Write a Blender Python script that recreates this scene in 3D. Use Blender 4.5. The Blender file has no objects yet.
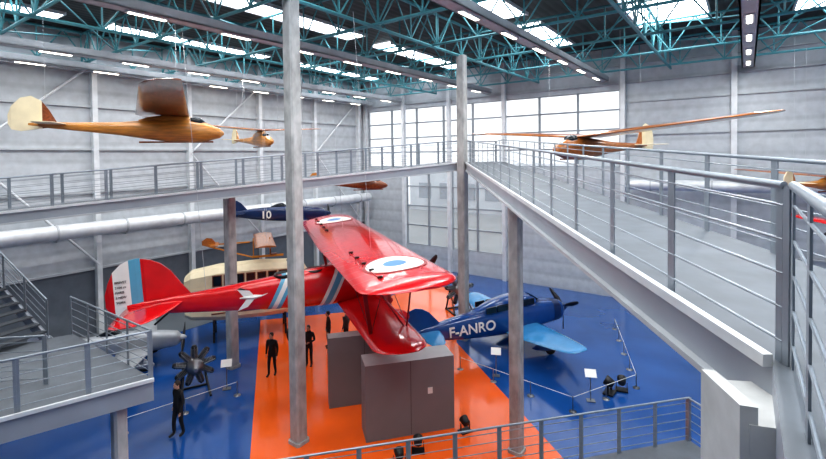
import bpy, math, random
from mathutils import Vector, Matrix
random.seed(7)
V=Vector
scene=bpy.context.scene
scene.view_settings.view_transform='Standard'
scene.view_settings.exposure=.2
try: scene.view_settings.look='Medium High Contrast'
except Exception as ex: print('look',ex)
TH=math.radians(35.9); S_,C_=math.sin(TH),math.cos(TH)
CORNER=(-4.3,41.0)
CAMZ=9.0
def lin(c):
    return tuple(((x/255)/12.92 if x/255<=.04045 else ((x/255+.055)/1.055)**2.4) for x in c)
def pm(name,rgb,rough=.5,metal=0,var=.06,scale=2.5,bump=0,emit=0,coat=0,stretch=None):
    m=bpy.data.materials.new(name); m.use_nodes=True
    nt=m.node_tree; b=nt.nodes['Principled BSDF']
    c=lin(rgb)
    b.inputs['Roughness'].default_value=rough; b.inputs['Metallic'].default_value=metal
    if coat: b.inputs['Coat Weight'].default_value=coat; b.inputs['Coat Roughness'].default_value=.07
    tc=nt.nodes.new('ShaderNodeTexCoord'); n=nt.nodes.new('ShaderNodeTexNoise')
    n.inputs['Scale'].default_value=scale; n.inputs['Detail'].default_value=4
    if stretch:
        mp=nt.nodes.new('ShaderNodeMapping'); mp.inputs['Scale'].default_value=stretch
        nt.links.new(tc.outputs['Object'],mp.inputs['Vector']); nt.links.new(mp.outputs['Vector'],n.inputs['Vector'])
    else: nt.links.new(tc.outputs['Object'],n.inputs['Vector'])
    r=nt.nodes.new('ShaderNodeValToRGB')
    r.color_ramp.elements[0].position=.3; r.color_ramp.elements[1].position=.7
    r.color_ramp.elements[0].color=tuple(max(0,x*(1-2*var)) for x in c)+(1,)
    r.color_ramp.elements[1].color=tuple(min(1,x*(1+var)) for x in c)+(1,)
    nt.links.new(n.outputs['Fac'],r.inputs['Fac']); nt.links.new(r.outputs['Color'],b.inputs['Base Color'])
    if bump:
        bp=nt.nodes.new('ShaderNodeBump'); bp.inputs['Strength'].default_value=bump; bp.inputs['Distance'].default_value=.02
        nt.links.new(n.outputs['Fac'],bp.inputs['Height']); nt.links.new(bp.outputs['Normal'],b.inputs['Normal'])
    if emit:
        b.inputs['Emission Color'].default_value=c+(1,); b.inputs['Emission Strength'].default_value=emit
    return m
def ribbed(name,rgb,scale,axis='X',dark=.82):
    m=pm(name,rgb,.55); nt=m.node_tree; b=nt.nodes['Principled BSDF']
    tc=nt.nodes.new('ShaderNodeTexCoord'); w=nt.nodes.new('ShaderNodeTexWave')
    w.wave_type='BANDS'; w.bands_direction=axis; w.inputs['Scale'].default_value=scale
    nt.links.new(tc.outputs['Object'],w.inputs['Vector'])
    r=nt.nodes.new('ShaderNodeValToRGB'); r.color_ramp.elements[0].color=(dark,dark,dark,1); r.color_ramp.elements[0].position=0
    r.color_ramp.elements[1].position=.25; r.color_ramp.elements[1].color=(1,1,1,1)
    mx=nt.nodes.new('ShaderNodeMixRGB'); mx.blend_type='MULTIPLY'; mx.inputs[0].default_value=1
    old=b.inputs['Base Color'].links[0].from_socket
    nt.links.new(w.outputs['Fac'],r.inputs['Fac']); nt.links.new(old,mx.inputs[1]); nt.links.new(r.outputs['Color'],mx.inputs[2])
    nt.links.new(mx.outputs[0],b.inputs['Base Color'])
    bp=nt.nodes.new('ShaderNodeBump'); bp.inputs['Strength'].default_value=.4; bp.inputs['Distance'].default_value=.03
    nt.links.new(w.outputs['Fac'],bp.inputs['Height']); nt.links.new(bp.outputs['Normal'],b.inputs['Normal'])
    return m
M=dict(
 wall=ribbed('wall_cladding',(186,191,196),.35,'Z',.88),
 walldark=pm('wall_dark_band',(100,107,116),.6),
 roof=ribbed('roof_deck',(46,50,52),.8,'X',.6),
 steel=pm('painted_steel_light',(178,182,186),.45,var=.05),
 steelw=pm('painted_steel_white',(212,215,218),.45),
 mullion=pm('window_frame_grey',(140,146,152),.45),
 fascia=pm('walkway_fascia',(156,162,171),.4,var=.05,scale=1.2),
 deck=pm('walkway_deck',(98,104,111),.65,var=.08),
 tread=pm('stair_tread',(70,74,80),.7,var=.08),
 rail=pm('railing_steel',(146,154,163),.35,metal=.35),
 teal=pm('truss_teal',(84,152,160),.5),
 conc=pm('column_concrete',(174,175,174),.75,var=.16,scale=4,bump=.3,stretch=(1,1,.5)),
 concw=pm('concrete_smooth',(190,191,190),.8,var=.07,scale=5,bump=.15),
 blue=pm('floor_blue_resin',(28,82,150),.14,var=.1,scale=.4,coat=.5),
 orange=pm('floor_orange_resin',(246,104,28),.16,var=.06,scale=.5,coat=.5),
 grayf=pm('floor_grey',(104,110,116),.35,var=.06,scale=.5),
 red=pm('red_fabric_paint',(212,16,24),.22,var=.08,scale=1.2,coat=.7),
 redd=pm('red_dark_trim',(150,10,18),.4),
 white=pm('white_paint',(236,236,232),.4,var=.02),
 lblue=pm('light_blue_paint',(96,168,200),.4,var=.03),
 rblue=pm('roundel_blue',(70,130,190),.4,var=.03),
 black=pm('black_paint',(22,22,24),.4,var=.1),
 glassd=pm('dark_glass',(20,28,36),.08,var=.02),
 metal=pm('bare_metal',(150,152,155),.35,metal=.8,var=.1),
 dmetal=pm('dark_metal',(50,50,54),.4,metal=.6,var=.1),
 rubber=pm('rubber',(24,24,24),.8),
 sim=pm('plane_blue',(16,68,134),.14,var=.06,coat=.8),
 sim2=pm('plane_blue_light',(66,144,198),.2,var=.05,coat=.6),
 simd=pm('plane_blue_dark',(14,40,84),.3,var=.04,coat=.3),
 navy=pm('plane_navy',(20,44,88),.2,coat=.6),
 wood=pm('varnished_plywood',(196,132,58),.28,var=.2,scale=5,coat=.6,stretch=(.35,2.5,3)),
 wood2=pm('varnished_plywood_orange',(174,104,46),.28,var=.22,scale=5,coat=.6,stretch=(2.5,.35,3)),
 woodd=pm('varnished_plywood_dark',(134,72,38),.28,var=.24,scale=5,coat=.6,stretch=(2.5,.4,3)),
 cream=pm('doped_fabric',(232,218,184),.5,var=.05),
 silver=pm('aluminium_dope',(176,180,184),.4,metal=.3),
 yellow=pm('yellow_paint',(206,134,46),.4),
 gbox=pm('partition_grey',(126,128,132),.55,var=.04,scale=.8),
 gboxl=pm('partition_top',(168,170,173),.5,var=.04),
 duct=pm('duct_white',(208,211,214),.4,metal=.15),
 lamp=pm('lamp_tube',(255,248,230),.4,emit=5),
 sky=pm('skylight_panel',(244,249,255),.4,emit=6),
 skin=pm('skin',(205,160,135),.6,var=.04),
 ext=pm('exterior_render',(196,200,204),.8,var=.08,scale=.3),
 extg=pm('apron_concrete',(150,152,150),.9,var=.1,scale=.2),
)
gl=bpy.data.materials.new('window_glass'); gl.use_nodes=True
_b=gl.node_tree.nodes['Principled BSDF']; nt=gl.node_tree
tr=nt.nodes.new('ShaderNodeBsdfTransparent'); mx=nt.nodes.new('ShaderNodeMixShader'); mx.inputs[0].default_value=.14
_b.inputs['Roughness'].default_value=.1; _b.inputs['Base Color'].default_value=(.7,.78,.86,1)
nt.links.new(tr.outputs[0],mx.inputs[1]); nt.links.new(_b.outputs[0],mx.inputs[2]); nt.links.new(mx.outputs[0],nt.nodes['Material Output'].inputs['Surface'])
M['glass']=gl

def cr(a,b,c,d,t): return .5*((2*b)+(-a+c)*t+(2*a-5*b+4*c-d)*t*t+(-a+3*b-3*c+d)*t**3)
def fshape(st,x):
    N=len(st)
    for i in range(N-1):
        if st[i][0]>=x>=st[i+1][0]:
            a=st[max(i-1,0)];b=st[i];c=st[i+1];d=st[min(i+2,N-1)]; t=(x-b[0])/(c[0]-b[0])
            return [cr(a[j],b[j],c[j],d[j],t) for j in(1,2,3)]
    return list(st[-1][1:])
class MB:
    def __init__(s): s.v=[];s.f=[];s.mi=[];s.sm=[];s.mats=[]
    def mid(s,m):
        m=M[m] if isinstance(m,str) else m
        if m not in s.mats: s.mats.append(m)
        return s.mats.index(m)
    def add(s,vs,fs,m,smooth=False,matfn=None):
        o=len(s.v); s.v+= [V(p) for p in vs]
        for f in fs:
            s.f.append([i+o for i in f])
            if matfn:
                c=V((0,0,0))
                for i in f: c+=V(vs[i])
                s.mi.append(s.mid(matfn(c/len(f))))
            else: s.mi.append(s.mid(m))
            s.sm.append(smooth)
    def box(s,a,b,m):
        x0,y0,z0=[min(a[i],b[i]) for i in range(3)]; x1,y1,z1=[max(a[i],b[i]) for i in range(3)]
        s.add([(x0,y0,z0),(x1,y0,z0),(x1,y1,z0),(x0,y1,z0),(x0,y0,z1),(x1,y0,z1),(x1,y1,z1),(x0,y1,z1)],
          [(0,3,2,1),(4,5,6,7),(0,1,5,4),(1,2,6,5),(2,3,7,6),(3,0,4,7)],m)
    def beam(s,p0,p1,w,h,m,up=(0,0,1)):
        p0=V(p0);p1=V(p1);d=(p1-p0)
        if d.length<1e-6:return
        d.normalize(); u=V(up)
        if abs(d.dot(u))>.99: u=V((0,1,0))
        r=d.cross(u).normalized()*w/2; t=r.cross(d).normalized()*h/2
        q=[]
        for p in(p0,p1): q+=[p-r-t,p+r-t,p+r+t,p-r+t]
        s.add(q,[(0,3,2,1),(4,5,6,7),(0,1,5,4),(1,2,6,5),(2,3,7,6),(3,0,4,7)],m)
    def tube(s,p0,p1,r,m,n=8,r2=None):
        p0=V(p0);p1=V(p1);d=(p1-p0)
        if d.length<1e-6:return
        d.normalize(); a=V((0,0,1)) if abs(d.z)<.9 else V((1,0,0)); x=d.cross(a).normalized(); y=d.cross(x)
        r2=r if r2 is None else r2; vs=[]
        for p,rr in((p0,r),(p1,r2)):
            for i in range(n):
                t=2*math.pi*i/n; vs.append(p+x*math.cos(t)*rr+y*math.sin(t)*rr)
        fs=[(i,(i+1)%n,n+(i+1)%n,n+i) for i in range(n)]
        s.add(vs,fs,m,n>6); s.add(vs[:n],[tuple(range(n))[::-1]],m); s.add(vs[n:],[tuple(range(n))],m)
    def loft(s,rings,m,cap=True,smooth=True,matfn=None):
        n=len(rings[0]); vs=[p for r in rings for p in r]; fs=[]
        for k in range(len(rings)-1):
            for i in range(n):
                j=(i+1)%n; fs.append((k*n+i,k*n+j,(k+1)*n+j,(k+1)*n+i))
        s.add(vs,fs,m,smooth,matfn)
        if cap:
            s.add(rings[0],[tuple(range(n))[::-1]],m,False,matfn); s.add(rings[-1],[tuple(range(n))],m,False,matfn)
    def lathe(s,c,ax,prof,m,n=20):
        c=V(c);d=V(ax).normalized();a=V((0,0,1)) if abs(d.z)<.9 else V((1,0,0)); x=d.cross(a).normalized(); y=d.cross(x)
        s.loft([[c+d*h+x*math.cos(2*math.pi*i/n)*r+y*math.sin(2*math.pi*i/n)*r for i in range(n)] for r,h in prof],m)
    def sphere(s,c,r,m,sc=(1,1,1),n=12):
        c=V(c);rings=[]
        for k in range(n//2+1):
            ph=-math.pi/2+math.pi*k/(n//2); rr=max(math.cos(ph),.001)
            rings.append([c+V((math.cos(2*math.pi*i/n)*rr*r*sc[0],math.sin(2*math.pi*i/n)*rr*r*sc[1],math.sin(ph)*r*sc[2])) for i in range(n)])
        s.loft(rings,m)
    def prism(s,poly,z0,z1,m,mtop=None):
        n=len(poly); z0=[z0]*n if not hasattr(z0,'__len__') else z0; z1=[z1]*n if not hasattr(z1,'__len__') else z1
        vs=[(p[0],p[1],z0[i]) for i,p in enumerate(poly)]+[(p[0],p[1],z1[i]) for i,p in enumerate(poly)]
        s.add(vs,[tuple(range(n))[::-1]]+[(i,(i+1)%n,n+(i+1)%n,n+i) for i in range(n)],m)
        s.add(vs,[tuple(range(n,2*n))],mtop or m)
    def vplate(s,xs,top,bot,th,m,matfn=None,y0=0):
        rings=[]
        for i,x in enumerate(xs):
            t=th/2*(1 if 0<i<len(xs)-1 else .3)
            rings.append([V((x,y0-t,bot[i])),V((x,y0+t,bot[i])),V((x,y0+t*.6,top[i])),V((x,y0-t*.6,top[i]))])
        s.loft(rings,m,smooth=False,matfn=matfn)
    def wing(s,st,m,t=.11,camber=.03,matfn=None):
        xs=[0,.012,.05,.12,.25,.4,.55,.7,.85,1]
        def yt(x): return t/.2*(.2969*math.sqrt(x)-.126*x-.3516*x*x+.2843*x**3-.1015*x**4)
        rings=[]
        for (y,xle,c,z) in st:
            r=[]
            for x in xs: r.append(V((xle-c*x,y,z+c*(camber*4*x*(1-x)+yt(x)))))
            for x in xs[-1:0:-1]: r.append(V((xle-c*x,y,z+c*(camber*3*x*(1-x)-yt(x)*.6)-.002)))
            rings.append(r)
        s.loft(rings,m,matfn=matfn)
    def fus(s,st,m,n=24,p=2.3,dens=6,matfn=None):
        rings=[]; N=len(st)
        for i in range(N-1):
            a=st[max(i-1,0)];b=st[i];c=st[i+1];d=st[min(i+2,N-1)]
            for k in range(dens+(1 if i==N-2 else 0)):
                t=k/dens
                x=b[0]+(c[0]-b[0])*t
                w,h,zc=[cr(a[j],b[j],c[j],d[j],t) for j in(1,2,3)]
                rings.append(s.fring(x,w,h,zc,n,p))
        s.loft(rings,m,matfn=matfn)
    def fring(s,x,w,h,zc,n,p):
        w=max(w,.01);h=max(h,.01); ring=[]
        for q in range(n):
            an=2*math.pi*q/n; co,si=math.cos(an),math.sin(an)
            ring.append(V((x,w/2*math.copysign(abs(co)**(2/p),co),zc+h/2*math.copysign(abs(si)**(2/p),si))))
        return ring
    def fband(s,st,x0,x1,slant,m,n=32,p=2.8,off=.008):
        rings=[]
        for q in range(4):
            xb=x0+(x1-x0)*q/3; ring=[]
            for i in range(n):
                an=2*math.pi*i/n; co,si=math.cos(an),math.sin(an); x=xb
                for _ in range(3):
                    w,h,zc=fshape(st,x); z=zc+(h/2+off)*math.copysign(abs(si)**(2/p),si); x=xb+slant*z
                ring.append(V((x,(w/2+off)*math.copysign(abs(co)**(2/p),co),z)))
            rings.append(ring)
        s.loft(rings,m,cap=False)
    def build(s,name,parent=None,hall=False,loc=None,bevel=0):
        me=bpy.data.meshes.new(name); me.from_pydata([tuple(p) for p in s.v],[],s.f)
        for m in s.mats: me.materials.append(m)
        for i,p in enumerate(me.polygons): p.material_index=s.mi[i]; p.use_smooth=s.sm[i]
        me.update()
        o=bpy.data.objects.new(name,me); scene.collection.objects.link(o)
        if parent: o.parent=parent
        if hall: o.location=(CORNER[0],CORNER[1],0); o.rotation_euler=(0,0,-TH)
        if loc: o.location=loc
        if bevel:
            b=o.modifiers.new('bevel','BEVEL'); b.width=bevel; b.segments=2; b.limit_method='ANGLE'
        return o
def empty(name,loc,yaw=0,pitch=0,roll=0,scale=1):
    e=bpy.data.objects.new(name,None); scene.collection.objects.link(e)
    e.matrix_world=Matrix.Translation(loc)@Matrix.Rotation(yaw,4,'Z')@Matrix.Rotation(-pitch,4,'Y')@Matrix.Rotation(roll,4,'X')@Matrix.Scale(scale,4)
    return e
def text(name,body,parent,loc,size,mat,rot=(math.pi/2,0,0),ext=.004,shear=0):
    c=bpy.data.curves.new(name,'FONT'); c.body=body; c.size=size; c.extrude=ext; c.shear=shear; c.offset=size*.012
    c.materials.append(M[mat]); o=bpy.data.objects.new(name,c); scene.collection.objects.link(o)
    o.location=loc; o.rotation_euler=rot
    if parent:o.parent=parent
    return o
def hw(v,u,z=0): return V((CORNER[0]+v*C_-u*S_, CORNER[1]-v*S_-u*C_, z))

# ---------------------------------------------------------------- room shell
WV,UU,ZR=41,42,15.6
b=MB(); b.box((-.5,.5,-.3),(WV+.5,-UU-.5,0),'blue'); b.build('floor',hall=True)
b=MB(); b.box((0,0,0),(3.6,-UU,.012),'grayf'); b.build('floor_grey_border',hall=True)
b=MB(); b.prism([(-8.6,25.4),(-3.9,26.6),(-.4,31),(2.7,31.6),(2.0,22),(4.3,13.6),(5.5,8),(-3.3,8)][::-1],.0,.02,'orange'); b.build('floor_orange_zone')
def wallbox(b,v0,v1,z0,z1,m='wall'): b.box((v0,0,z0),(v1,.3,z1),m)
b=MB()
W0,W1,WZ0,WZ1=.5,21.2,8.2,13.0; L0,L1,LZ0=4.6,13.4,1.8
wallbox(b,-.3,WV,WZ1,ZR); wallbox(b,-.3,W0,0,WZ1); wallbox(b,W1,WV,0,WZ1)
wallbox(b,W0,L0,0,WZ0); wallbox(b,L1,W1,0,WZ0); wallbox(b,L0,L1,0,LZ0)
b.build('wall_back',hall=True)
b=MB(); b.box((-.3,0,3.4),(0,-UU,ZR),'wall'); b.box((-.3,0,0),(0,-UU,3.4),'walldark'); b.build('wall_left',hall=True)
b=MB(); b.box((WV,0.3,0),(WV+.3,-UU,ZR),'wall'); b.build('wall_right',hall=True)
b=MB(); b.box((-.3,-UU,0),(WV+.3,-UU-.3,ZR),'wall'); b.build('wall_front',hall=True)
b=MB(); b.box((-.3,.3,ZR),(WV+.3,-UU-.3,ZR+.25),'roof'); b.build('ceiling',hall=True)
def window(name,v0,v1,z0,z1,nc,nr):
    b=MB(); b.box((v0,.13,z0),(v1,.15,z1),'glass')
    for i in range(nc+1):
        v=v0+(v1-v0)*i/nc; b.box((v-.06,.02,z0),(v+.06,.2,z1),'mullion')
    for i in range(nr+1):
        z=z0+(z1-z0)*i/nr; b.box((v0,.03,z-.05),(v1,.19,z+.05),'mullion')
    b.build(name,hall=True)
window('window_1',W0,W1,WZ0,WZ1,8,4); window('window_2',L0,L1,LZ0,WZ0-.002,4,4)
# exterior seen through the glazing
b=MB(); b.box((-25,.6,-.3),(60,70,-.05),'extg'); b.build('ground_apron',hall=True)
b=MB(); b.box((-20,34,-.05),(9,52,7.5),'ext'); b.box((9,34,-.05),(34,52,9.5),'ext'); b.box((-20,33.8,6.9),(34,34,7.4),'mullion')
for k in range(12): b.box((-18+4.2*k,33.85,2),(-15.6+4.2*k,34,4.6),'mullion')
b.build('exterior_hangar',hall=True)
b=MB()
for z in (3.4,5.3,7.4,9.6,11.8,13.6): b.box((.0,-.1,z-.05),(.14,-UU,z+.05),'steel')
for u in range(1,UU,5):
    b.box((0,-u-.12,0),(.34,-u+.12,ZR),'steelw')
for k,u in enumerate(range(1,UU-5,5)):
    if k%2==0:
        b.tube((.3,-u,3.6),(.3,-u-5,9.4),.06,'steelw'); b.tube((.3,-u-5,9.4),(.3,-u,14),.06,'steelw')
b.build('trim_1',hall=True)
b=MB()
for z in (13.4,14.5): b.box((0,-.12,z-.05),(WV,0,z+.05),'steel')
for z in (3.5,7.2,10.2,12.2): b.box((W1+.2,-.1,z-.04),(WV,0,z+.04),'steel')
for v in (.3,4.5,8.9,13.5,21.4,27,32.5,38): b.box((v-.13,-.32,0),(v+.13,0,ZR),'steelw')
b.build('trim_2',hall=True)
def truss(b,p0,p1,depth,panel,r1=.06,r2=.035):
    p0=V(p0);p1=V(p1);n=max(2,int((p1-p0).length/panel)); dz=V((0,0,depth))
    b.tube(p0,p1,r1,'teal',6); b.tube(p0+dz,p1+dz,r1,'teal',6)
    for i in range(n):
        a=p0.lerp(p1,i/n); c=p0.lerp(p1,(i+1)/n); m=(a+c)/2+dz
        b.tube(a,m,r2,'teal',5); b.tube(m,c,r2,'teal',5)
        b.tube(a,a+dz,r2,'teal',5)
b=MB()
for u in (1.5,5.5,9.5,13.5,17.5,21.5,25.5,29.5): truss(b,(0.2,-u,13.95),(WV-.2,-u,13.95),1.45,2.0)
for v in (0.6,8,16.2,24,32): truss(b,(v,-.5,13.9),(v,-38,13.9),1.5,2.0,.07)
for v in (4,12,20,28):
    for k in range(7):
        u=1.5+4*k; b.tube((v,-u,14.1),(v+4,-u-4,15.3),.035,'teal',5); b.tube((v,-u-4,14.1),(v-4,-u,15.3),.035,'teal',5)
b.build('roof_truss',hall=True)
for v in (.9,4.2,12.3,20.3,27.6,34):
    b=MB(); z=13.55
    b.box((v-.28,-.2,z),(v+.28,-38,z+.06),'steel'); b.box((v-.28,-.2,z),(v-.22,-38,z+.3),'steel'); b.box((v+.22,-.2,z),(v+.28,-38,z+.3),'steel')
    u=1.5
    while u<36:
        b.box((v-.07,-u,z-.07),(v+.07,-u-1.1,z),'lamp'); b.box((v-.13,-u+.06,z-.05),(v+.13,-u-1.16,z-.002),'steelw'); u+=3.1
    b.build('ceiling_light_gantry',hall=True)
def skylight(v,w,segs):
    b=MB()
    for (u0,u1) in segs:
        b.box((v-w/2,-u0,ZR-.06),(v+w/2,-u1,ZR-.02),'sky')
        b.box((v-w/2-.08,-u0,ZR-.14),(v-w/2,-u1,ZR-.005),'steelw'); b.box((v+w/2,-u0,ZR-.14),(v+w/2+.08,-u1,ZR-.005),'steelw')
        k=u0
        while k<=u1+.01: b.box((v-w/2,-k-.03,ZR-.1),(v+w/2,-k+.03,ZR-.05),'steelw'); k+=1.45
    b.build('skylight',hall=True)
for v in (2.4,6.6,10.4): skylight(v,1.3,[(1,10),(12,21),(23,32)])
skylight(18.2,2.2,[(3,8.5),(10.2,15),(20,30)]); skylight(24.6,3.0,[(4.5,9.6),(18,30)]); skylight(30.8,3.0,[(3,8.8),(14,30)]); skylight(36.8,2.2,[(6,12),(20,30)])
b=MB(); b.tube((1.1,-.8,5.6),(1.1,-36,5.6),.36,'duct',20)
for k in range(12):
    u=2+3*k; b.tube((1.1,-u,5.6),(1.1,-u-.08,5.6),.39,'steel',20); b.beam((0.15,-u,5.17),(1.1,-u,5.17),.06,.08,'steel')
b.build('air_duct',hall=True)
b=MB(); b.tube((21.8,-.8,7.2),(40.5,-.8,7.2),.3,'duct',20)
for k in range(6):
    v=23+3*k; b.tube((v,-.8,7.2),(v+.08,-.8,7.2),.33,'steel',20); b.beam((v,-.12,6.85),(v,-.8,6.85),.06,.08,'steel')
b.build('air_duct',hall=True)
def column(x,y,z1,w=.44,z0=0):
    b=MB(); c=.05; h=w/2
    P=[(-h+c,-h),(h-c,-h),(h,-h+c),(h,h-c),(h-c,h),(-h+c,h),(-h,h-c),(-h,-h+c)]
    rz=[(p[0]*C_+p[1]*S_+x,-p[0]*S_+p[1]*C_+y) for p in P]
    b.prism(rz,z0,z1,'conc')
    q=[((p[0]*1.25)*C_+(p[1]*1.25)*S_+x,-(p[0]*1.25)*S_+(p[1]*1.25)*C_+y) for p in P]
    b.prism(q,z0,z0+.12,'conc')
    b.build('concrete_column')
column(-3.72,14.35,13.9,.41); column(2.42,22.5,13.9,.42); column(3.05,13.75,7.75,.36); column(-7.9,19.7,7.75,.4); column(-6.75,10.3,3.5,.28)

# ---------------------------------------------------------------- railings and walkways
def railing(b,pts,h=1.1,spacing=1.25,bars=5,r=.026):
    for i in range(len(pts)-1):
        a=V(pts[i]);c=V(pts[i+1]);L=(c-a).length;n=max(1,round(L/spacing)); up=V((0,0,1)); d=(c-a).normalized()
        b.tube(a+up*h,c+up*h,r*.95,'rail',10)
        for k in range(bars):
            z=.14+k*(h-.26)/(bars-1)
            b.tube(a+up*z,c+up*z,.0095,'rail',6)
        for k in range(n+1):
            p=a.lerp(c,k/n)
            b.beam(p-d*.026-up*.12,p-d*.026+up*h,.012,.05,'rail',up=d)
            b.beam(p+d*.026-up*.12,p+d*.026+up*h,.012,.05,'rail',up=d)
N0=V((2.6,23,8.7)); N1=V((2.2,2.8,7.7)); F0=V((4.6,23,8.7)); F1=V((4.2,2.8,7.7))
def deckslab(b,poly,th=.36):
    b.prism([(p[0],p[1]) for p in poly],[p[2]-th for p in poly],[p[2] for p in poly],'fascia','deck')
e=empty('elevated_walkway',(0,0,0))
b=MB(); deckslab(b,[N1,F1,F0,N0])
b.beam(N0+V((-.03,0,.02)),N1+V((-.03,0,.02)),.06,.08,'steelw'); b.beam(N0+V((-.03,0,-.35)),N1+V((-.03,0,-.35)),.08,.05,'steel')
A0=V((4.6,25.2,8.7)); A1=V((1.64,24.76,8.7))
deckslab(b,[N0,F0,A0,A1])
LD=V((-15.6,-8.5,-1.32)); LE=N0+LD*1.35; off=V((-.478*2,.878*2,0)); LEf=LE+off
deckslab(b,[N0,A1,LEf,LE])
b.beam(N0+V((0.01,-.03,.02)),LE+V((0.01,-.03,.02)),.06,.08,'steelw'); b.beam(N0+V((0,-.03,-.35)),LE+V((0,-.03,-.35)),.08,.05,'steel')
a_=V((S_,C_,0))
K1=N1-a_*6; K2=K1+V((2.6,-.6,0)); 
deckslab(b,[N1,K1,K2,F1])
b.build('deck',e)
b=MB()
railing(b,[N0+V((.06,0,0)),N1+V((.06,.0,0))]); railing(b,[F1+V((-.06,0,0)),F0+V((-.06,0,0)),A0+V((-.06,-.06,0)),A1+V((.03,-.06,0))])
railing(b,[N0+V((-.05,.06,0)),LE+V((-.05,.06,0))],spacing=1.5); railing(b,[A1+V((0,-.06,0)),LEf+V((0,-.06,0))],spacing=1.5)
railing(b,[N1+V((.08,-.05,0)),K1+V((.09,-.05,0))],spacing=.85,r=.03); railing(b,[F1+V((-.06,-.1,0)),K2+V((-.06,0,0))])
b.build('railings',e)
b=MB(); b.prism([(1.84,2.5),(2.3,2.36),(2.44,2.95),(1.95,3.02)],0,[7.5,7.5,7.5,7.5],'concw'); b.prism([(1.8,2.52),(1.88,2.49),(1.99,3.02),(1.91,3.04)],0,[7.6,7.6,7.56,7.56],'concw'); b.build('concrete_pier')
e=empty('lower_gallery',(0,0,0))
G0=V((-3.2,8.8,2.0)); G1=V((6.9,11.5,1.75)); G2=V((7.5,9.4,1.75)); G3=V((-2.6,6.7,2.0))
b=MB(); deckslab(b,[G3,G2,G1,G0],.3); 
for t in (.15,.55,.9):
    p=G0.lerp(G1,t)+V((.3,-1,0)); b.tube((p.x,p.y,0),(p.x,p.y,1.6),.12,'steel',12)
b.build('deck',e)
b=MB(); railing(b,[G0+V((0,-.06,0)),G1+V((0,-.06,0))],spacing=1.1); railing(b,[G1+V((-.05,-.06,0)),G2+V((-.05,0,0))],spacing=1.1); b.build('railings',e)
e=empty('staircase',(0,0,0))
Z=4.0; Q0=V((-6.0,10.4,Z)); Q1=V((-11.6,6.2,Z)); Q2=V((-13.5,10.5,Z)); Q3=V((-9.9,13.2,Z))
b=MB(); deckslab(b,[Q0,Q3,Q2,Q1],.5)
b.beam(Q0+V((0.03,-.03,0)),Q1+V((.03,-.03,0)),.06,.08,'steelw')
T0=V((-10.4,12.9,Z)); dirn=V((-.93,.36,0)).normalized(); sd=V((-dirn.y,dirn.x,0))*-1
nst=13
for w in (0,-1.3):
    a=T0+sd*w; c=a+dirn*.3*nst+V((0,0,.175*nst)); b.beam(a-V((0,0,.1)),c-V((0,0,.1)),.06,.3,'fascia')
for k in range(nst):
    p=T0+dirn*.3*(k+.5)+V((0,0,.175*(k+1))); b.beam(p,p+sd*-1.3,.28,.04,'tread')
b.build('landing',e)
b=MB()
railing(b,[Q0+V((-.06,.0,0)),Q1+V((-.06,.06,0))],spacing=1.1); railing(b,[Q0+V((-.06,.05,0)),Q3+V((0,-.06,0))],spacing=1.1)
for w in (0,-1.3):
    a=T0+sd*w; c=a+dirn*.3*nst+V((0,0,.175*nst)); railing(b,[a,c],spacing=1.2)
a=V((-8.3,10.2,Z)); railing(b,[a,a+V((-2.2,-.3,-.0))],spacing=1.0); railing(b,[a+V((-2.2,-.3,0)),a+V((-4.2,1.4,1.4))],spacing=1.1)
b.build('railings',e)

# ---------------------------------------------------------------- aircraft
def roundel(b,cx,cy,R,zf,cols,flip=1):
    n=36; prev=0
    for k,(r,m) in enumerate(cols):
        vs=[];fs=[]
        r0=prev*R; r1=r*R
        for q in range(4):
            rad=r0+(r1-r0)*q/3
            for i in range(n):
                a=2*math.pi*i/n; x=cx+rad*math.cos(a); y=cy+rad*math.sin(a); vs.append((x,y,zf(x,y)+.012*flip))
        for q in range(3):
            for i in range(n): j=(i+1)%n; fs.append((q*n+i,q*n+j,(q+1)*n+j,(q+1)*n+i))
        b.add(vs,fs,m,True); prev=r
def wheel(b,c,R=.38,w=.16,spoke='silver'):
    c=V(c); b.lathe(c-V((0,w/2,0)),(0,1,0),[(R*.78,0),(R*.95,.02),(R,w*.5),(R*.95,w-.02),(R*.78,w)],'rubber',24)
    b.lathe(c-V((0,w*.55,0)),(0,1,0),[(.03,0),(R*.8,.03),(R*.8,w*1.1-.03),(.03,w*1.1)],spoke,20)
def prop(b,x,z,R,m='black',ang=.5,nb=2):
    for k in range(nb):
        a=ang+2*math.pi*k/nb; dr=V((0,math.cos(a),math.sin(a))); tg=V((0,-math.sin(a),math.cos(a)))
        rings=[]
        for t,c,tw in((.05,.05,1.2),(.2,.09,.9),(.45,.12,.6),(.75,.1,.4),(.95,.07,.3),(1,.02,.25)):
            p=V((x,0,z))+dr*R*t; ax=(tg*math.cos(tw)+V((1,0,0))*math.sin(tw)); nn=dr.cross(ax)*.018
            rings.append([p-ax*c,p+nn,p+ax*c,p-nn])
        b.loft(rings,m)
def cables(b,pts,base):
    for (x,y,z,dx) in pts: b.tube((x,y,z),(x+dx,y,13.9-base),.008,'steel',5)

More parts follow.
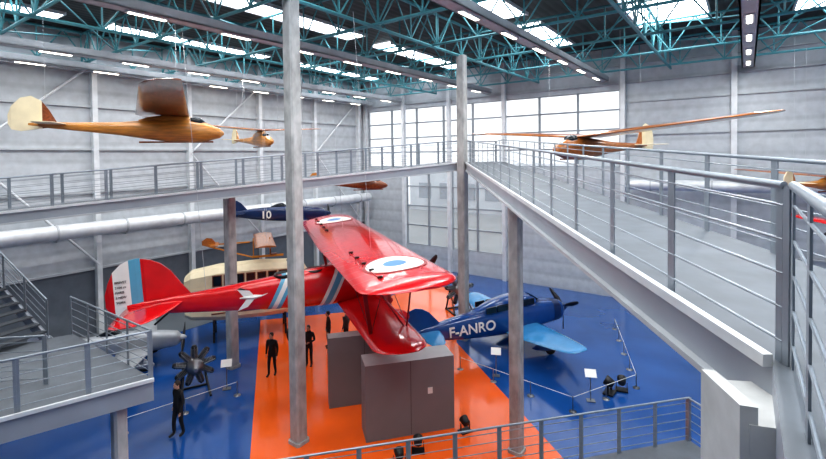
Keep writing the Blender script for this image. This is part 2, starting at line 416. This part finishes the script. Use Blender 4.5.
def red_biplane(loc,yaw,pitch):
    e=empty('biplane',loc,yaw,pitch)
    T=-.55
    ST=[(3.05,.55,.6,-.02),(2.85,.82,1.0,-.02),(2.2,1.0,1.2,0),(1.2,1.12,1.38,0),(0,1.15,1.45,.0),(-1.5,1.08,1.4,.02),(-3,.9,1.16,.06),(-4.7,.62,.86,.12),(-6.3,.38,.58,.2),(-7.1+T,.12,.34,.28)]
    b=MB(); b.fus(ST,'red',n=32,p=2.8,dens=10)
    for x0,x1,m in((-2.95,-2.8,'lblue'),(-2.8,-2.62,'white'),(-2.62,-2.47,'lblue'),(-1.0,-.86,'white'),(-.86,-.62,'lblue'),(-.62,-.5,'white')): b.fband(ST,x0,x1,.55,m)
    b.lathe((3.0,0,0),(1,0,0),[(.34,0),(.32,.12),(.2,.3),(.03,.42)],'redd',20)
    prop(b,3.25,0,1.4,'black',2.55)
    for k in range(6):
        for sy in (-1,1): b.tube((2.5-.25*k,sy*.4,.5),(2.42-.25*k,sy*.62,.62),.045,'dmetal',8)
    for cx in (-1.35,-2.5):
        b.lathe((cx,0,.56),(0,0,1),[(.34,0),(.38,.1),(.36,.16),(.30,.14),(.28,.02)],'black',20)
        b.add([(cx+.4,-.3,.62),(cx+.4,.3,.62),(cx+.28,.2,.95),(cx+.28,-.2,.95)],[(0,1,2,3)],'glassd')
    b.build('fuselage',e)
    H=1.5; st=[]
    hs=7.4
    C0=2.8
    def chord(y):
        t=abs(y)/hs; c=C0*(1-.06*t)
        if t>.9: c*=math.sqrt(max(.02,1-((t-.9)/.1)**2*.93))
        return c
    ys=[-hs,-hs*.99,-hs*.975,-hs*.95,-hs*.92,-hs*.88,-5.5,-4.5,-3.5,-2.5,-1.2,0]; ys=ys+[-y for y in ys[-2::-1]]
    def le(y): return 1.6-(C0-chord(y))*.38
    def zz(y): return H+abs(y)*.012
    for y in ys: st.append((y,le(y),chord(y),zz(y)))
    b=MB(); b.wing(st,'red',.1,.025)
    def zf(x,y):
        c=chord(y); t=min(max((le(y)-x)/c,0),1)
        return zz(y)+c*(.025*4*t*(1-t)+.1/.2*(.2969*math.sqrt(t)-.126*t-.3516*t*t+.2843*t**3-.1015*t**4))
    for sy in (-1,1): roundel(b,.35,sy*5.1,.95,zf,[(.36,'rblue'),(.9,'white'),(1,'redd')])
    for i in range(-13,14):
        y=i*.55; vs=[];fs=[]
        for q in range(11):
            x=le(y)-chord(y)*q/10; vs+=[(x,y-.008,zf(x,y)+.005),(x,y+.008,zf(x,y)+.005)]
        for q in range(10): fs.append((2*q,2*q+1,2*q+3,2*q+2))
        b.add(vs,fs,'redd')
    for sy in (-1,1):
        for q in range(9):
            y=sy*(2.6+q*.45); x=le(y)-chord(y)*.74; b.beam((x,y-.2,zf(x,y)+.008),(x,y+.2,zf(x,y)+.008),.03,.012,'redd')
            if q%2==0: b.box((x-.03,y-.03,zf(x,y)),(x+.1,y+.03,zf(x,y)+.07),'black')
    b.build('upper_wing',e)
    hl=6.0; HL=-.66; st=[]
    def ch2(y):
        t=abs(y)/hl; c=1.75*(1-.1*t)
        if t>.88: c*=math.sqrt(max(.03,1-((t-.88)/.12)**2*.95))
        return c
    ys=[-hl,-hl*.99,-hl*.97,-hl*.94,-hl*.9,-hl*.86,-3.5,-2,-.5,0]; ys=ys+[-y for y in ys[-2::-1]]
    for y in ys: st.append((y,1.1-(1.75-ch2(y))*.35,ch2(y),HL+abs(y)*.02))
    b=MB(); b.wing(st,'red',.1,.025); b.build('lower_wing',e)
    b=MB()
    for sy in (-1,1):
        y=4.2
        b.beam((.85,sy*y,HL+.1),(1.2,sy*(y+.15),H+.05),.12,.05,'redd'); b.beam((-.3,sy*y,HL+.1),(-.5,sy*(y+.15),H+.08),.12,.05,'redd'); b.beam((.8,sy*y,HL+.1),(-.45,sy*(y+.15),H+.05),.06,.04,'redd')
        b.tube((.5,sy*.55,-.5),(1.0,sy*y,H),.01,'dmetal',5); b.tube((.9,sy*y,HL+.1),(.9,sy*.4,H),.01,'dmetal',5); b.tube((-.3,sy*y,HL+.1),(-.4,sy*.4,H),.01,'dmetal',5)
        b.tube((-.3,sy*y,HL+.1),(-.5,sy*6.8,H+.1),.01,'dmetal',5)
        b.beam((1.2,sy*.4,.55),(1.3,sy*.55,H+.05),.09,.04,'redd'); b.beam((-.5,sy*.4,.6),(-.6,sy*.55,H+.05),.09,.04,'redd')
        b.beam((1.4,sy*.45,-.6),(1.25,sy*.95,-1.45),.12,.05,'redd'); b.beam((.5,sy*.45,-.6),(1.2,sy*.95,-1.45),.1,.04,'redd')
        sec=[]
        for x,w,hh in((1.95,.06,.12),(1.8,.2,.5),(1.4,.28,.8),(1.0,.27,.8),(.5,.16,.45),(.15,.04,.1)):
            sec.append([V((x,sy*1.1+w/2*math.cos(2*math.pi*i/16),-1.42+hh/2*math.sin(2*math.pi*i/16))) for i in range(16)])
        b.loft(sec,'red'); wheel(b,(1.25,sy*1.1,-1.55),.4,.14,'red')
    b.tube((1.25,-1.05,-1.5),(1.25,1.05,-1.5),.04,'dmetal')
    b.beam((-6.3,0,.05),(-6.9,0,-.4),.06,.06,'dmetal')
    b.build('struts_and_undercarriage',e)
    b=MB()
    for sy in (-1,1):
        st=[(0,-5.35+T,1.8,.3),(sy*.8,-5.55+T,1.65,.3),(sy*1.5,-5.85+T,1.4,.3),(sy*1.95,-6.15+T,1.05,.3),(sy*2.15,-6.5+T,.5,.3)]
        if sy<0: st=st[::-1]
        b.wing(st,'red',.08,0)
    xs=[x+T for x in(-5.1,-5.4,-5.7,-6,-6.3,-6.5,-6.6)]; b.vplate(xs,[.46,.9,1.4,1.7,1.86,1.92,1.94],[.4]*5+[.35,.3],.12,'red')
    def rud(c): return 'lblue' if c.x>-6.96+T else ('white' if c.x>-7.44+T else 'red')
    xs=[x+T for x in(-6.61,-6.75,-6.95,-6.97,-7.2,-7.43,-7.45,-7.6,-7.72)]; b.vplate(xs,[1.96,1.96,1.93,1.92,1.82,1.6,1.57,1.25,.85],[.02,0,-.02,-.02,0,.08,.1,.2,.45],.1,'white',matfn=rud)
    b.build('tail',e)
    for k,t in enumerate(('BREVET','2104 cv','PARIS','à NEW','YORK')): text('rudder_lettering_%d'%k,t,e,(-7.4+T,-.058,1.2-k*.17),.105,'black')
    b=MB(); Y=-.45
    b.loft([[V((-4.1,Y+.06,.12)),V((-4.1,Y+.0,.14)),V((-4.08,Y+.06,.16))],[V((-3.7,Y+.02,.02)),V((-3.7,Y-.05,.12)),V((-3.7,Y+.02,.22))],[V((-3.35,Y+.01,.08)),V((-3.35,Y-.03,.12)),V((-3.35,Y+.01,.16))]],'white')
    def sp(pts,m): b.add([(p[0],Y-.0-(p[0]+3.7)*.08,p[1]) for p in pts],[tuple(range(len(pts)))],m)
    sp([(-3.9,.1),(-3.55,.1),(-3.75,.38),(-4.15,.46)],'white'); sp([(-3.85,.1),(-3.6,.05),(-3.85,-.2),(-4.2,-.3)],'white'); sp([(-4.15,.46),(-3.75,.38),(-4.05,.52)],'black'); sp([(-3.36,.1),(-3.1,.2),(-3.36,.16)],'white')
    b.build('stork_emblem',e)
    b=MB(); cables(b,[(.3,-2.5,1.6,.0),(.3,2.5,1.6,0),(-5.2,0,.5,.0)],loc.z); b.build('suspension_cables',e)
red_biplane(V((-2.5,18.0,4.15)),math.radians(19.5),math.radians(3.5))

def monoplane(name,loc,yaw,L=8.0,span=9.6,c1='sim',c2='sim2',pitch=0,roll=0,cabin=True,reg=None,regsize=.5,regp=None,cable=0,gear=True,nb=3,trim=None):
    e=empty(name,loc,yaw,pitch,roll); k=L/8.0
    b=MB(); ST=[(3.1*k,.5*k,.5*k,0),(2.9*k,.8*k,.85*k,0),(2.2*k,.95*k,1.05*k,.02),(1.2*k,1.1*k,1.2*k,.08*k),(0,1.15*k,1.3*k,.12*k),(-1.4*k,.95*k,1.15*k,.14*k),(-3*k,.6*k,.85*k,.18*k),(-4.4*k,.15*k,.4*k,.22*k),(-4.8*k,.05*k,.12*k,.25*k)]
    b.fus(ST,c1,n=28,p=2.9,dens=6)
    b.lathe((3.05*k,0,0),(1,0,0),[(.24*k,0),(.22*k,.12*k),(.13*k,.3*k),(.02,.4*k)],trim or c2,18); prop(b,3.25*k,0,1.15*k,'dmetal',.6,nb)
    if trim: b.fband(ST,2.35*k,2.75*k,0,trim,28,2.9)
    b.build('fuselage',e)
    b=MB()
    if cabin:
        b.fus([(1.75*k,.3*k,.1*k,.6*k),(1.3*k,.85*k,.5*k,.72*k),(.5*k,.98*k,.72*k,.78*k),(-.6*k,.9*k,.62*k,.74*k),(-1.7*k,.5*k,.3*k,.62*k),(-2.2*k,.2*k,.1*k,.55*k)],c1,n=20,p=2.6,dens=5)
        for sy in (-1,1):
            for x0,x1 in((1.2,.62),(.55,-.05),(-.12,-.75),(-.82,-1.3)):
                b.box((x0*k,sy*.455*k,.66*k),(x1*k,sy*.505*k,.93*k),'glassd')
        b.add([(1.68*k,-.36*k,.68*k),(1.68*k,.36*k,.68*k),(1.22*k,.3*k,1.03*k),(1.22*k,-.3*k,1.03*k)],[(0,1,2,3)],'glassd')
    else:
        b.fus([(-.1*k,.2*k,.1*k,.68*k),(-.5*k,.5*k,.45*k,.78*k),(-1.0*k,.45*k,.4*k,.76*k),(-1.5*k,.1*k,.1*k,.7*k)],'glassd',n=16,dens=4)
    b.build('canopy',e)
    b=MB(); h=span/2
    for sy in (-1,1):
        st=[(0,1.5*k,1.9*k,-.35*k),(sy*.3*h,1.45*k,1.8*k,-.3*k),(sy*.6*h,1.3*k,1.5*k,-.18*k),(sy*.85*h,1.1*k,1.15*k,-.06*k),(sy*.95*h,.95*k,.9*k,0),(sy*.99*h,.8*k,.6*k,.02*k),(sy*h,.62*k,.25*k,.03*k)]
        if sy<0: st=st[::-1]
        b.wing(st,c2,.13,.02)
        st=[(0,-3.4*k,1.1*k,.3*k),(sy*.8*k,-3.55*k,.9*k,.3*k),(sy*1.35*k,-3.75*k,.6*k,.3*k),(sy*1.5*k,-3.9*k,.3*k,.3*k)]
        if sy<0: st=st[::-1]
        b.wing(st,c2,.09,0)
    b.build('wings',e)
    b=MB(); xs=[x*k for x in(-3.2,-3.5,-3.8,-4.1,-4.4,-4.7,-4.9,-5.0)]
    b.vplate(xs,[z*k for z in(.4,.75,1.1,1.3,1.38,1.3,1.1,.8)],[z*k for z in(.35,.35,.32,.3,.22,.1,.15,.4)],.08*k,c1); b.build('fin',e)
    if gear:
        b=MB()
        for sy in (-1,1):
            sec=[]
            for x,w,hh,zc in((1.8,.06,.12,-.95),(1.62,.2,.44,-.93),(1.3,.26,.56,-.9),(.9,.22,.46,-.88),(.5,.1,.22,-.86),(.3,.02,.04,-.85)):
                sec.append([V((x*k,sy*1.4*k+w/2*k*math.cos(2*math.pi*i/14),zc*k+hh/2*k*math.sin(2*math.pi*i/14))) for i in range(14)])
            b.loft(sec,c1); b.beam((1.2*k,sy*1.4*k,-.8*k),(1.2*k,sy*1.4*k,-.25*k),.1*k,.22*k,c1)
            wheel(b,(1.28*k,sy*1.4*k,-1.02*k),.3*k,.14*k)
        b.beam((-4.1*k,0,.1*k),(-4.35*k,0,-.35*k),.05*k,.05*k,'dmetal'); b.build('undercarriage',e)
    if reg:
        x0,x1,zz=regp; w0=fshape(ST,x0)[0]/2; w1=fshape(ST,x1)[0]/2
        text('registration',reg,e,(x0,-w0-.02,zz),regsize,'white',rot=(math.pi/2,0,-math.atan2(w1-w0,x1-x0)),ext=.025)
    if cable:
        b=MB(); cables(b,[(1.2*k,-.3,.3,0),(1.2*k,.3,.3,0),(-3.5*k,0,.3,0)],loc.z); b.build('suspension_cables',e)
    return e
monoplane('touring_monoplane',V((4.3,21.4,1.3)),math.radians(23),8.3,8.6,reg='F-ANRO',regsize=.62,regp=(-3.2,-.9,-.04),pitch=math.radians(3),trim='simd')
monoplane('racing_monoplane',V((-7.3,27,5.7)),math.radians(15),5.6,5.6,'navy','navy',cabin=False,reg='10',regsize=.6,regp=(-1.6,-.8,-.12),cable=8,gear=False,nb=2)
monoplane('racing_monoplane',V((-12.6,19.8,1.0)),math.radians(20),5.6,6.5,'silver','silver',cabin=False,nb=2)
monoplane('racing_monoplane',V((18.0,17.5,6.3)),math.radians(200),6.0,6.5,'red','red',cabin=False,cable=7.5,gear=False,nb=2)

def airliner(loc,yaw):
    e=empty('airliner_fuselage',loc,yaw)
    b=MB()
    def ring(x,w,z0,z1): c=.18*w; h=w/2; return [V((x,-h+c,z0)),V((x,h-c,z0)),V((x,h,z0+c)),V((x,h,z1-c)),V((x,h-c,z1)),V((x,-h+c,z1)),V((x,-h,z1-c)),V((x,-h,z0+c))]
    b.loft([ring(3.0,.7,1.5,2.8),ring(2.7,1.2,1.15,3.3),ring(2.1,1.45,1.0,3.6),ring(.5,1.5,.95,3.7),ring(-1.5,1.45,1.0,3.65),ring(-2.8,1.3,1.15,3.45),ring(-3.1,.9,1.3,3.2)],'cream',smooth=False)
    for sy in(-1,1):
        for i in range(7):
            x=1.7-.52*i; b.box((x,sy*.66,2.8),(x-.36,sy*.765,3.28),'glassd'); b.box((x+.04,sy*.66,2.76),(x-.4,sy*.758,3.32),'woodd')
        b.box((2.0,sy*.7,2.3),(-1.9,sy*.762,2.38),'woodd'); b.box((2.0,sy*.7,1.4),(-1.9,sy*.762,1.46),'woodd')
    b.lathe((2.1,0,3.4),(0,0,1),[(.34,0),(.38,.22),(.32,.24),(.28,.2)],'black',18)
    b.build('cabin',e)
    b=MB()
    for x in(1.6,-1.8):
        b.beam((x,-.75,0.02),(x,-.5,1.05),.1,.1,'dmetal'); b.beam((x,.75,0.02),(x,.5,1.05),.1,.1,'dmetal'); b.beam((x,-.75,.5),(x,.75,.5),.08,.08,'dmetal')
    b.build('cradle',e)
airliner(V((-8.4,23.6,0.01)),math.radians(20))
def primary(loc,yaw,s):
    e=empty('primary_glider',loc,yaw,scale=s); b=MB()
    b.beam((1.4,0,-.9),(-.6,0,-.9),.07,.14,'yellow'); b.beam((-.6,0,-.9),(-3.2,0,.0),.05,.08,'yellow'); b.beam((-.7,0,.1),(-3.2,0,.1),.05,.08,'yellow')
    for x in(.55,-.5): b.beam((x,0,-.9),(x,0,.35),.06,.08,'yellow')
    b.beam((-1.6,0,-.55),(-1.6,0,.1),.04,.05,'yellow'); b.box((.6,-.2,-.82),(.95,.2,-.74),'woodd'); b.box((.56,-.2,-.8),(.6,.2,-.4),'woodd')
    b.build('frame',e)
    b=MB(); b.wing([(y,.8,1.25,.12+.02*abs(y)) for y in(-2.8,-1.5,0,1.5,2.8)],'wood2',.1,.03); b.wing([(y,-2.6,.5,.1) for y in(-.8,0,.8)],'wood2',.07,0); b.vplate([-2.8,-3.0,-3.3,-3.6],[.25,.5,.55,.35],[-.1,-.1,0,.1],.05,'wood2')
    b.build('wings',e)
    b=MB(); cables(b,[(.3,-1.5,.2,0),(.3,1.5,.2,0)],loc.z); b.build('suspension_cables',e)
primary(V((-8.1,24.3,4.55)),math.radians(20),.8)

def glider(loc,yaw,L,hs,root=1.5,tip=.6,pitch=0,roll=0,wz=.75,dih=.06,rud='cream',fm='wood',wm='wood',pylon=True,sweep=.3):
    e=empty('glider',loc,yaw,pitch,roll); k=L/6.5
    b=MB(); b.fus([(2.0*k,.08,.12,-.05),(1.85*k,.35*k,.4*k,-.04),(1.3*k,.58*k,.78*k,0),(.5*k,.62*k,.95*k,.04),(-.4*k,.52*k,.8*k,.05),(-1.6*k,.34*k,.5*k,.08),(-3*k,.2*k,.3*k,.13),(-4.3*k,.07,.16,.18)],fm,n=24,p=2.2,dens=8)
    if pylon: b.fus([(.9*k,.06,wz*.5,wz*.6),(.7*k,.3*k,wz*.7,wz*.62),(0,.34*k,wz*.8,wz*.62),(-.7*k,.12*k,wz*.5,wz*.6),(-1.0*k,.03,.1,wz*.6)],fm,n=16,dens=4)
    b.fus([(1.35*k,.1,.05,.36*k),(1.15*k,.42*k,.3*k,.4*k),(.8*k,.4*k,.3*k,.42*k),(.65*k,.1,.05,.42*k)],'glassd',n=16,dens=4)
    b.beam((1.6*k,0,-.4*k),(-1.0*k,0,-.42*k),.06,.06,'woodd')
    b.build('fuselage',e)
    b=MB()
    for sy in(-1,1):
        st=[]
        for t in(0,.15,.35,.55,.75,.88,.95,.985,1):
            c=root*(1-t)+tip*t
            if t>.9: c*=math.sqrt(max(.06,1-((t-.9)/.1)**2*.9))
            st.append((sy*t*hs,.75*k-sweep*t,c,wz+t*hs*dih))
        if sy<0: st=st[::-1]
        b.wing(st,wm,.13,.035,matfn=(lambda c: 'woodd' if abs((c.x-.35*k)+sweep*abs(c.y)/hs)<.3 or abs(c.y)<.5 else wm))
    b.build('wings',e)
    b=MB(); b.vplate([x*k for x in(-3.5,-3.7,-3.9,-3.92,-4.2,-4.5,-4.75,-4.85)],[z*k for z in(.3,.7,1.0,1.02,1.18,1.1,.8,.5)],[z*k for z in(.1,.08,.05,.05,.0,-.05,.0,.2)],.07,rud,matfn=lambda c: wm if c.x>-3.91*k else rud)
    for sy in(-1,1):
        st=[(0,-3.2*k,.85*k,.2),(sy*.9*k,-3.35*k,.7*k,.2),(sy*1.3*k,-3.5*k,.4*k,.2)]
        if sy<0: st=st[::-1]
        b.wing(st,rud,.07,0)
    b.build('tail',e)
    b=MB(); cables(b,[(.3,-hs*.25,wz,0),(.3,hs*.25,wz,0),(-3.8*k,0,.2,0)],loc.z); b.build('suspension_cables',e)
glider(V((-9.0,17,10.05)),math.radians(27),6.15,7.2,1.75,.85,wz=.6,dih=.03,wm='woodd')
glider(V((7.55,20,9.25)),math.radians(212),6.8,7.2,1.7,.7,wz=.5,dih=.07,wm='wood2',fm='wood2')
glider(V((-8.8,26.5,10.0)),math.radians(-45),5.0,4.0,1.1,.6,wz=.6,wm='wood')
glider(V((-3.0,28.5,7.3)),math.radians(10),4.6,3.6,1.0,.6,wz=.5,wm='yellow',fm='woodd',rud='yellow')
glider(V((18.5,20.5,7.5)),math.radians(20),4.0,4.2,.9,.5,wz=.4,wm='wood2')

def radial(loc,yaw,s=1):
    e=empty('radial_engine',loc,yaw,scale=s); b=MB()
    b.lathe((-.25,0,1.0),(1,0,0),[(.2,0),(.28,.05),(.28,.4),(.2,.48),(.1,.6),(.06,.75)],'metal',20)
    for k in range(9):
        a=2*math.pi*k/9+.17; d=V((0,math.cos(a),math.sin(a))); p=V((0,0,1.0))
        b.tube(p+d*.25,p+d*.62,.085,'dmetal',12)
        for q in range(7): b.tube(p+d*(.3+q*.045),p+d*(.315+q*.045),.115,'metal',12)
        b.tube(p+d*.62,p+d*.7,.1,'dmetal',12,.06); b.tube(p+d*.3+V((.18,0,0)),p+d*.66+V((.1,0,0)),.014,'metal',6)
    b.build('engine',e)
    b=MB()
    for sy in(-1,1):
        b.beam((-.3,sy*.3,1.0),(-.45,sy*.45,.03),.06,.06,'black'); b.beam((-.3,sy*.3,.9),(.45,sy*.45,.03),.05,.05,'black'); b.beam((-.5,sy*.45,.03),(.5,sy*.45,.03),.07,.06,'black')
    b.beam((-.45,-.45,.03),(-.45,.45,.03),.06,.06,'black'); b.beam((-.3,-.35,1),(-.3,.35,1),.06,.1,'black'); b.build('stand',e)
radial(V((-8.5,17.5,0)),math.radians(-60),1.1); radial(V((2.6,26.5,0.02)),math.radians(-70),1.3)

def pblock(p,q,dep,h):
    p=V(p);q=V(q);d=(q-p).normalized(); n=V((-d.y,d.x,0))
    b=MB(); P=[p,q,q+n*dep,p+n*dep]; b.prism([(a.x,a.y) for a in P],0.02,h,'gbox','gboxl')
    a=p.lerp(q,.5)-n*.004; b.beam((a.x,a.y,.05),(a.x,a.y,h-.02),.012,.006,'black',up=n)
    a=p.lerp(q,.72)-n*.01; b.beam((a.x,a.y,1.3),(a.x,a.y,1.5),.16,.02,'white',up=n)
    b.build('display_partition',bevel=.01)
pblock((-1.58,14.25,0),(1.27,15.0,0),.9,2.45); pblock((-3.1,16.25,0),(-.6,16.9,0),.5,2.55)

def barrier(pts):
    b=MB(); 
    for i in range(len(pts)-1):
        a=V(pts[i]);c=V(pts[i+1]);n=max(1,round((c-a).length/1.6))
        for k in range(n+1):
            p=a.lerp(c,k/n); b.tube(p,p+V((0,0,.55)),.018,'metal',8); b.lathe(p,(0,0,1),[(.13,0),(.13,.02),(.03,.04)],'metal',14)
        b.tube(a+V((0,0,.52)),c+V((0,0,.52)),.01,'white',6)
    b.build('rope_barrier')
barrier([(-9.6,14.9,.0),(-6.8,17.3,.0)]); barrier([(1.9,19.2,0),(5.5,15.9,0),(8.5,17.5,0),(10.3,23.5,0)])
def sign(x,y,yaw=0,m='white'):
    e=empty('information_stand',V((x,y,0)),yaw); b=MB(); b.tube((0,0,0.02),(0,.1,1.0),.02,'metal'); b.box((-.15,-.12,0.012),(.15,.12,.03),'metal')
    b.add([(-.2,-.1,.92),(.2,-.1,.92),(.2,.14,1.12),(-.2,.14,1.12),(-.2,-.08,.9),(.2,-.08,.9),(.2,.16,1.1),(-.2,.16,1.1)],[(0,1,2,3),(7,6,5,4),(0,4,5,1),(1,5,6,2),(2,6,7,3),(3,7,4,0)],m); b.build('panel',e)
sign(-7.4,17.8,.3); sign(6.4,16.6,-.2); sign(3.3,18.6,-.2)
def spot(x,y,yaw,s=1):
    e=empty('floor_spotlight',V((x,y,.02)),yaw,scale=s); b=MB(); b.box((-.2,-.15,0),(.2,.15,.04),'black'); b.beam((-.17,0,.02),(-.17,0,.3),.02,.05,'black'); b.beam((.17,0,.02),(.17,0,.3),.02,.05,'black')
    b.lathe((0,-.12,.28),(0,1,.45),[(.08,0),(.12,.02),(.15,.25),(.14,.27),(.02,.26)],'black',16); b.build('lamp_head',e)
spot(0.05,13.8,0,1.0); spot(1.6,14.8,.5); spot(-.5,13.2,.2); spot(7.3,17.1,.9,1.25); spot(7.85,17.3,-.4,1.1)

# ---------------------------------------------------------------- people
def person(x,y,yaw,h=1.75,jacket=(30,30,34),trousers=(28,30,40),pose='stand',z=0,hair=(45,34,26)):
    k=h/1.75
    mj=pm('jacket',jacket,.8); mt=pm('trousers',trousers,.8); ms=pm('shoes',(20,18,16),.5); mh=pm('hair_tone',hair,.7)
    st={'stand':(0,0),'walk':(.26,-.26),'step':(.12,-.08)}.get(pose,(0,0))
    J=[];E=[];R=[];T=[]
    def j(p,r,par=None,t='j'):
        J.append(V(p)*k);R.append((r[0]*k,r[1]*k) if hasattr(r,'__len__') else (r*k,r*k));T.append(t)
        if par is not None:E.append((par,len(J)-1))
        return len(J)-1
    pel=j((0,0,.95),(.15,.11)); ab=j((0.0,0,1.1),(.145,.105),pel); ch=j((.0,0,1.32),(.17,.115),ab)
    nk=j((0,0,1.47),.065,ch); hb=j((.015,0,1.56),.06,nk,'s')
    for i,sy in enumerate((-1,1)):
        sh=j((0,sy*.185,1.41),.07,ch)
        sw=(-st[i])*.6
        if pose=='hands': el=j((.0,sy*.26,1.15),.052,sh); wr=j((.2,sy*.12,1.1),.036,el); ha=j((.27,sy*.06,1.1),.03,wr,'s')
        else: el=j((-.02+sw*.4,sy*.245,1.13),.052,sh); wr=j((.05+sw,sy*.26,.9),.036,el); ha=j((.07+sw,sy*.26,.82),.03,wr,'s')
        f=st[i]
        hp=j((f*.1,sy*.095,.86),.092,pel,'t'); kn=j((f*.55+.03,sy*.1,.49),.066,hp,'t'); an=j((f-.02,sy*.1,.1),.048,kn,'t'); to=j((f+.15,sy*.12,.04),.04,an,'o')
    me=bpy.data.meshes.new('tmp'); me.from_pydata([tuple(p) for p in J],E,[]); o=bpy.data.objects.new('tmp',me); scene.collection.objects.link(o)
    o.modifiers.new('s','SKIN'); o.modifiers.new('ss','SUBSURF').levels=1
    for i,sv in enumerate(me.skin_vertices[0].data): sv.radius=R[i]; sv.use_root=(i==0)
    dg=bpy.context.evaluated_depsgraph_get(); dg.update(); bm=bpy.data.meshes.new_from_object(o.evaluated_get(dg)); bpy.data.objects.remove(o)
    for m in (mj,mt,ms,M['skin']): bm.materials.append(m)
    kind={'j':0,'t':1,'o':2,'s':3}
    for p in bm.polygons:
        c=p.center; best=min(range(len(J)),key=lambda i:(J[i]-c).length-R[i][0]*.8)
        t=T[best]
        if t=='j' and best==0 and c.z<.9*k: t='t'
        p.material_index=kind[t]; p.use_smooth=True
    e=empty('person',V((x,y,z)),yaw)
    ob=bpy.data.objects.new('body',bm); scene.collection.objects.link(ob); ob.parent=e
    b=MB(); hc=V((.03,0,1.64))*k
    b.sphere(hc,.105*k,'skin',(.95,.76,1.15),14); b.sphere(hc+V((-.018,0,.025))*k,.11*k,mh,(.95,.82,1.08),14)
    b.sphere(hc+V((.1,0,-.01))*k,.018*k,'skin',(1,.7,1.4),8)
    b.sphere(hc+V((.05,0,-.04))*k,.062*k,'skin',(.9,.9,1.1),10)
    for sy in(-1,1):
        b.sphere(hc+V((.088,sy*.032,.008))*k,.012*k,'black',(1,1,1),8); b.sphere(hc+V((0,sy*.082,-.01))*k,.022*k,'skin',(.7,.4,1.3),8)
    b.box(hc+V((.088,-.022,-.055))*k,hc+V((.1,.022,-.047))*k,'redd')
    for i,tt in enumerate(T):
        if tt=='s' and i>5:
            d=(J[i]-J[i-1]).normalized(); sd=V((1,0,0)) if abs(d.z)>.6 else V((0,0,1)); pc=J[i]
            for q in range(4):
                a=pc+sd*(q-1.5)*.02*k+d*.01*k; m1=a+d*.035*k; b.tube(a,m1,.009*k,'skin',6); b.tube(m1,m1+d*(.026+.006*(q in(1,2)))*k+V((0.006,0,-.004)),.008*k,'skin',6,.006*k)
            b.tube(pc+sd*.025*k-d*.02*k,pc+sd*.05*k+d*.02*k,.01*k,'skin',6,.007*k)
    b.build('head_and_hands',e)
person(-7.75,14.8,math.radians(-120),1.8,(24,24,26),(26,26,30),'step')
person(-5.95,18.9,math.radians(-100),1.78,(22,22,24),(24,26,34),'step')
person(-5.5,20.3,math.radians(60),1.7,(30,30,34),(26,28,40),'stand')
person(-4.6,19.7,math.radians(-95),1.78,(26,26,30),(30,30,36),'hands')
person(-4.1,21.6,math.radians(200),1.74,(34,30,30),(26,26,32),'stand')
person(-3.3,21.9,math.radians(160),1.74,(60,56,60),(26,26,32),'stand')
b=MB(); b.lathe((32.5,-.32,9.6),(0,-1,0),[(.16,0),(.2,.06),(.2,.2),(.05,.22)],'white',18); b.build('wall_speaker',hall=True)

# ---------------------------------------------------------------- light
w=bpy.data.worlds.new('sky'); scene.world=w; w.use_nodes=True
bg=w.node_tree.nodes['Background']; bg.inputs[0].default_value=(.93,.96,1,1); bg.inputs[1].default_value=1.25
def area(name,v,u,z,sx,sy,power,rot=(0,0,0)):
    l=bpy.data.lights.new(name,'AREA'); l.shape='RECTANGLE'; l.size=sx; l.size_y=sy; l.energy=power; l.color=(1,.98,.95)
    o=bpy.data.objects.new(name,l); scene.collection.objects.link(o); p=hw(v,u,z); o.location=p; o.rotation_euler=(rot[0],rot[1],rot[2]-TH); return o
for v in (4.2,12.3,20.3,27.6):
    area('gantry_floodlight',v,17,13.4,.12,30,800)

cam=bpy.data.cameras.new('camera'); co=bpy.data.objects.new('camera',cam); scene.collection.objects.link(co)
cam.sensor_width=36; cam.lens=460/826*36; cam.clip_start=.05; cam.clip_end=200
PT=math.radians(1.5); RL=math.radians(.7)
cam.shift_y=-(72.5-460*math.tan(PT))/826
co.matrix_world=Matrix.Translation((0,0,CAMZ))@Matrix.Rotation(math.pi/2-PT,4,'X')@Matrix.Rotation(-RL,4,'Z')
scene.camera=co
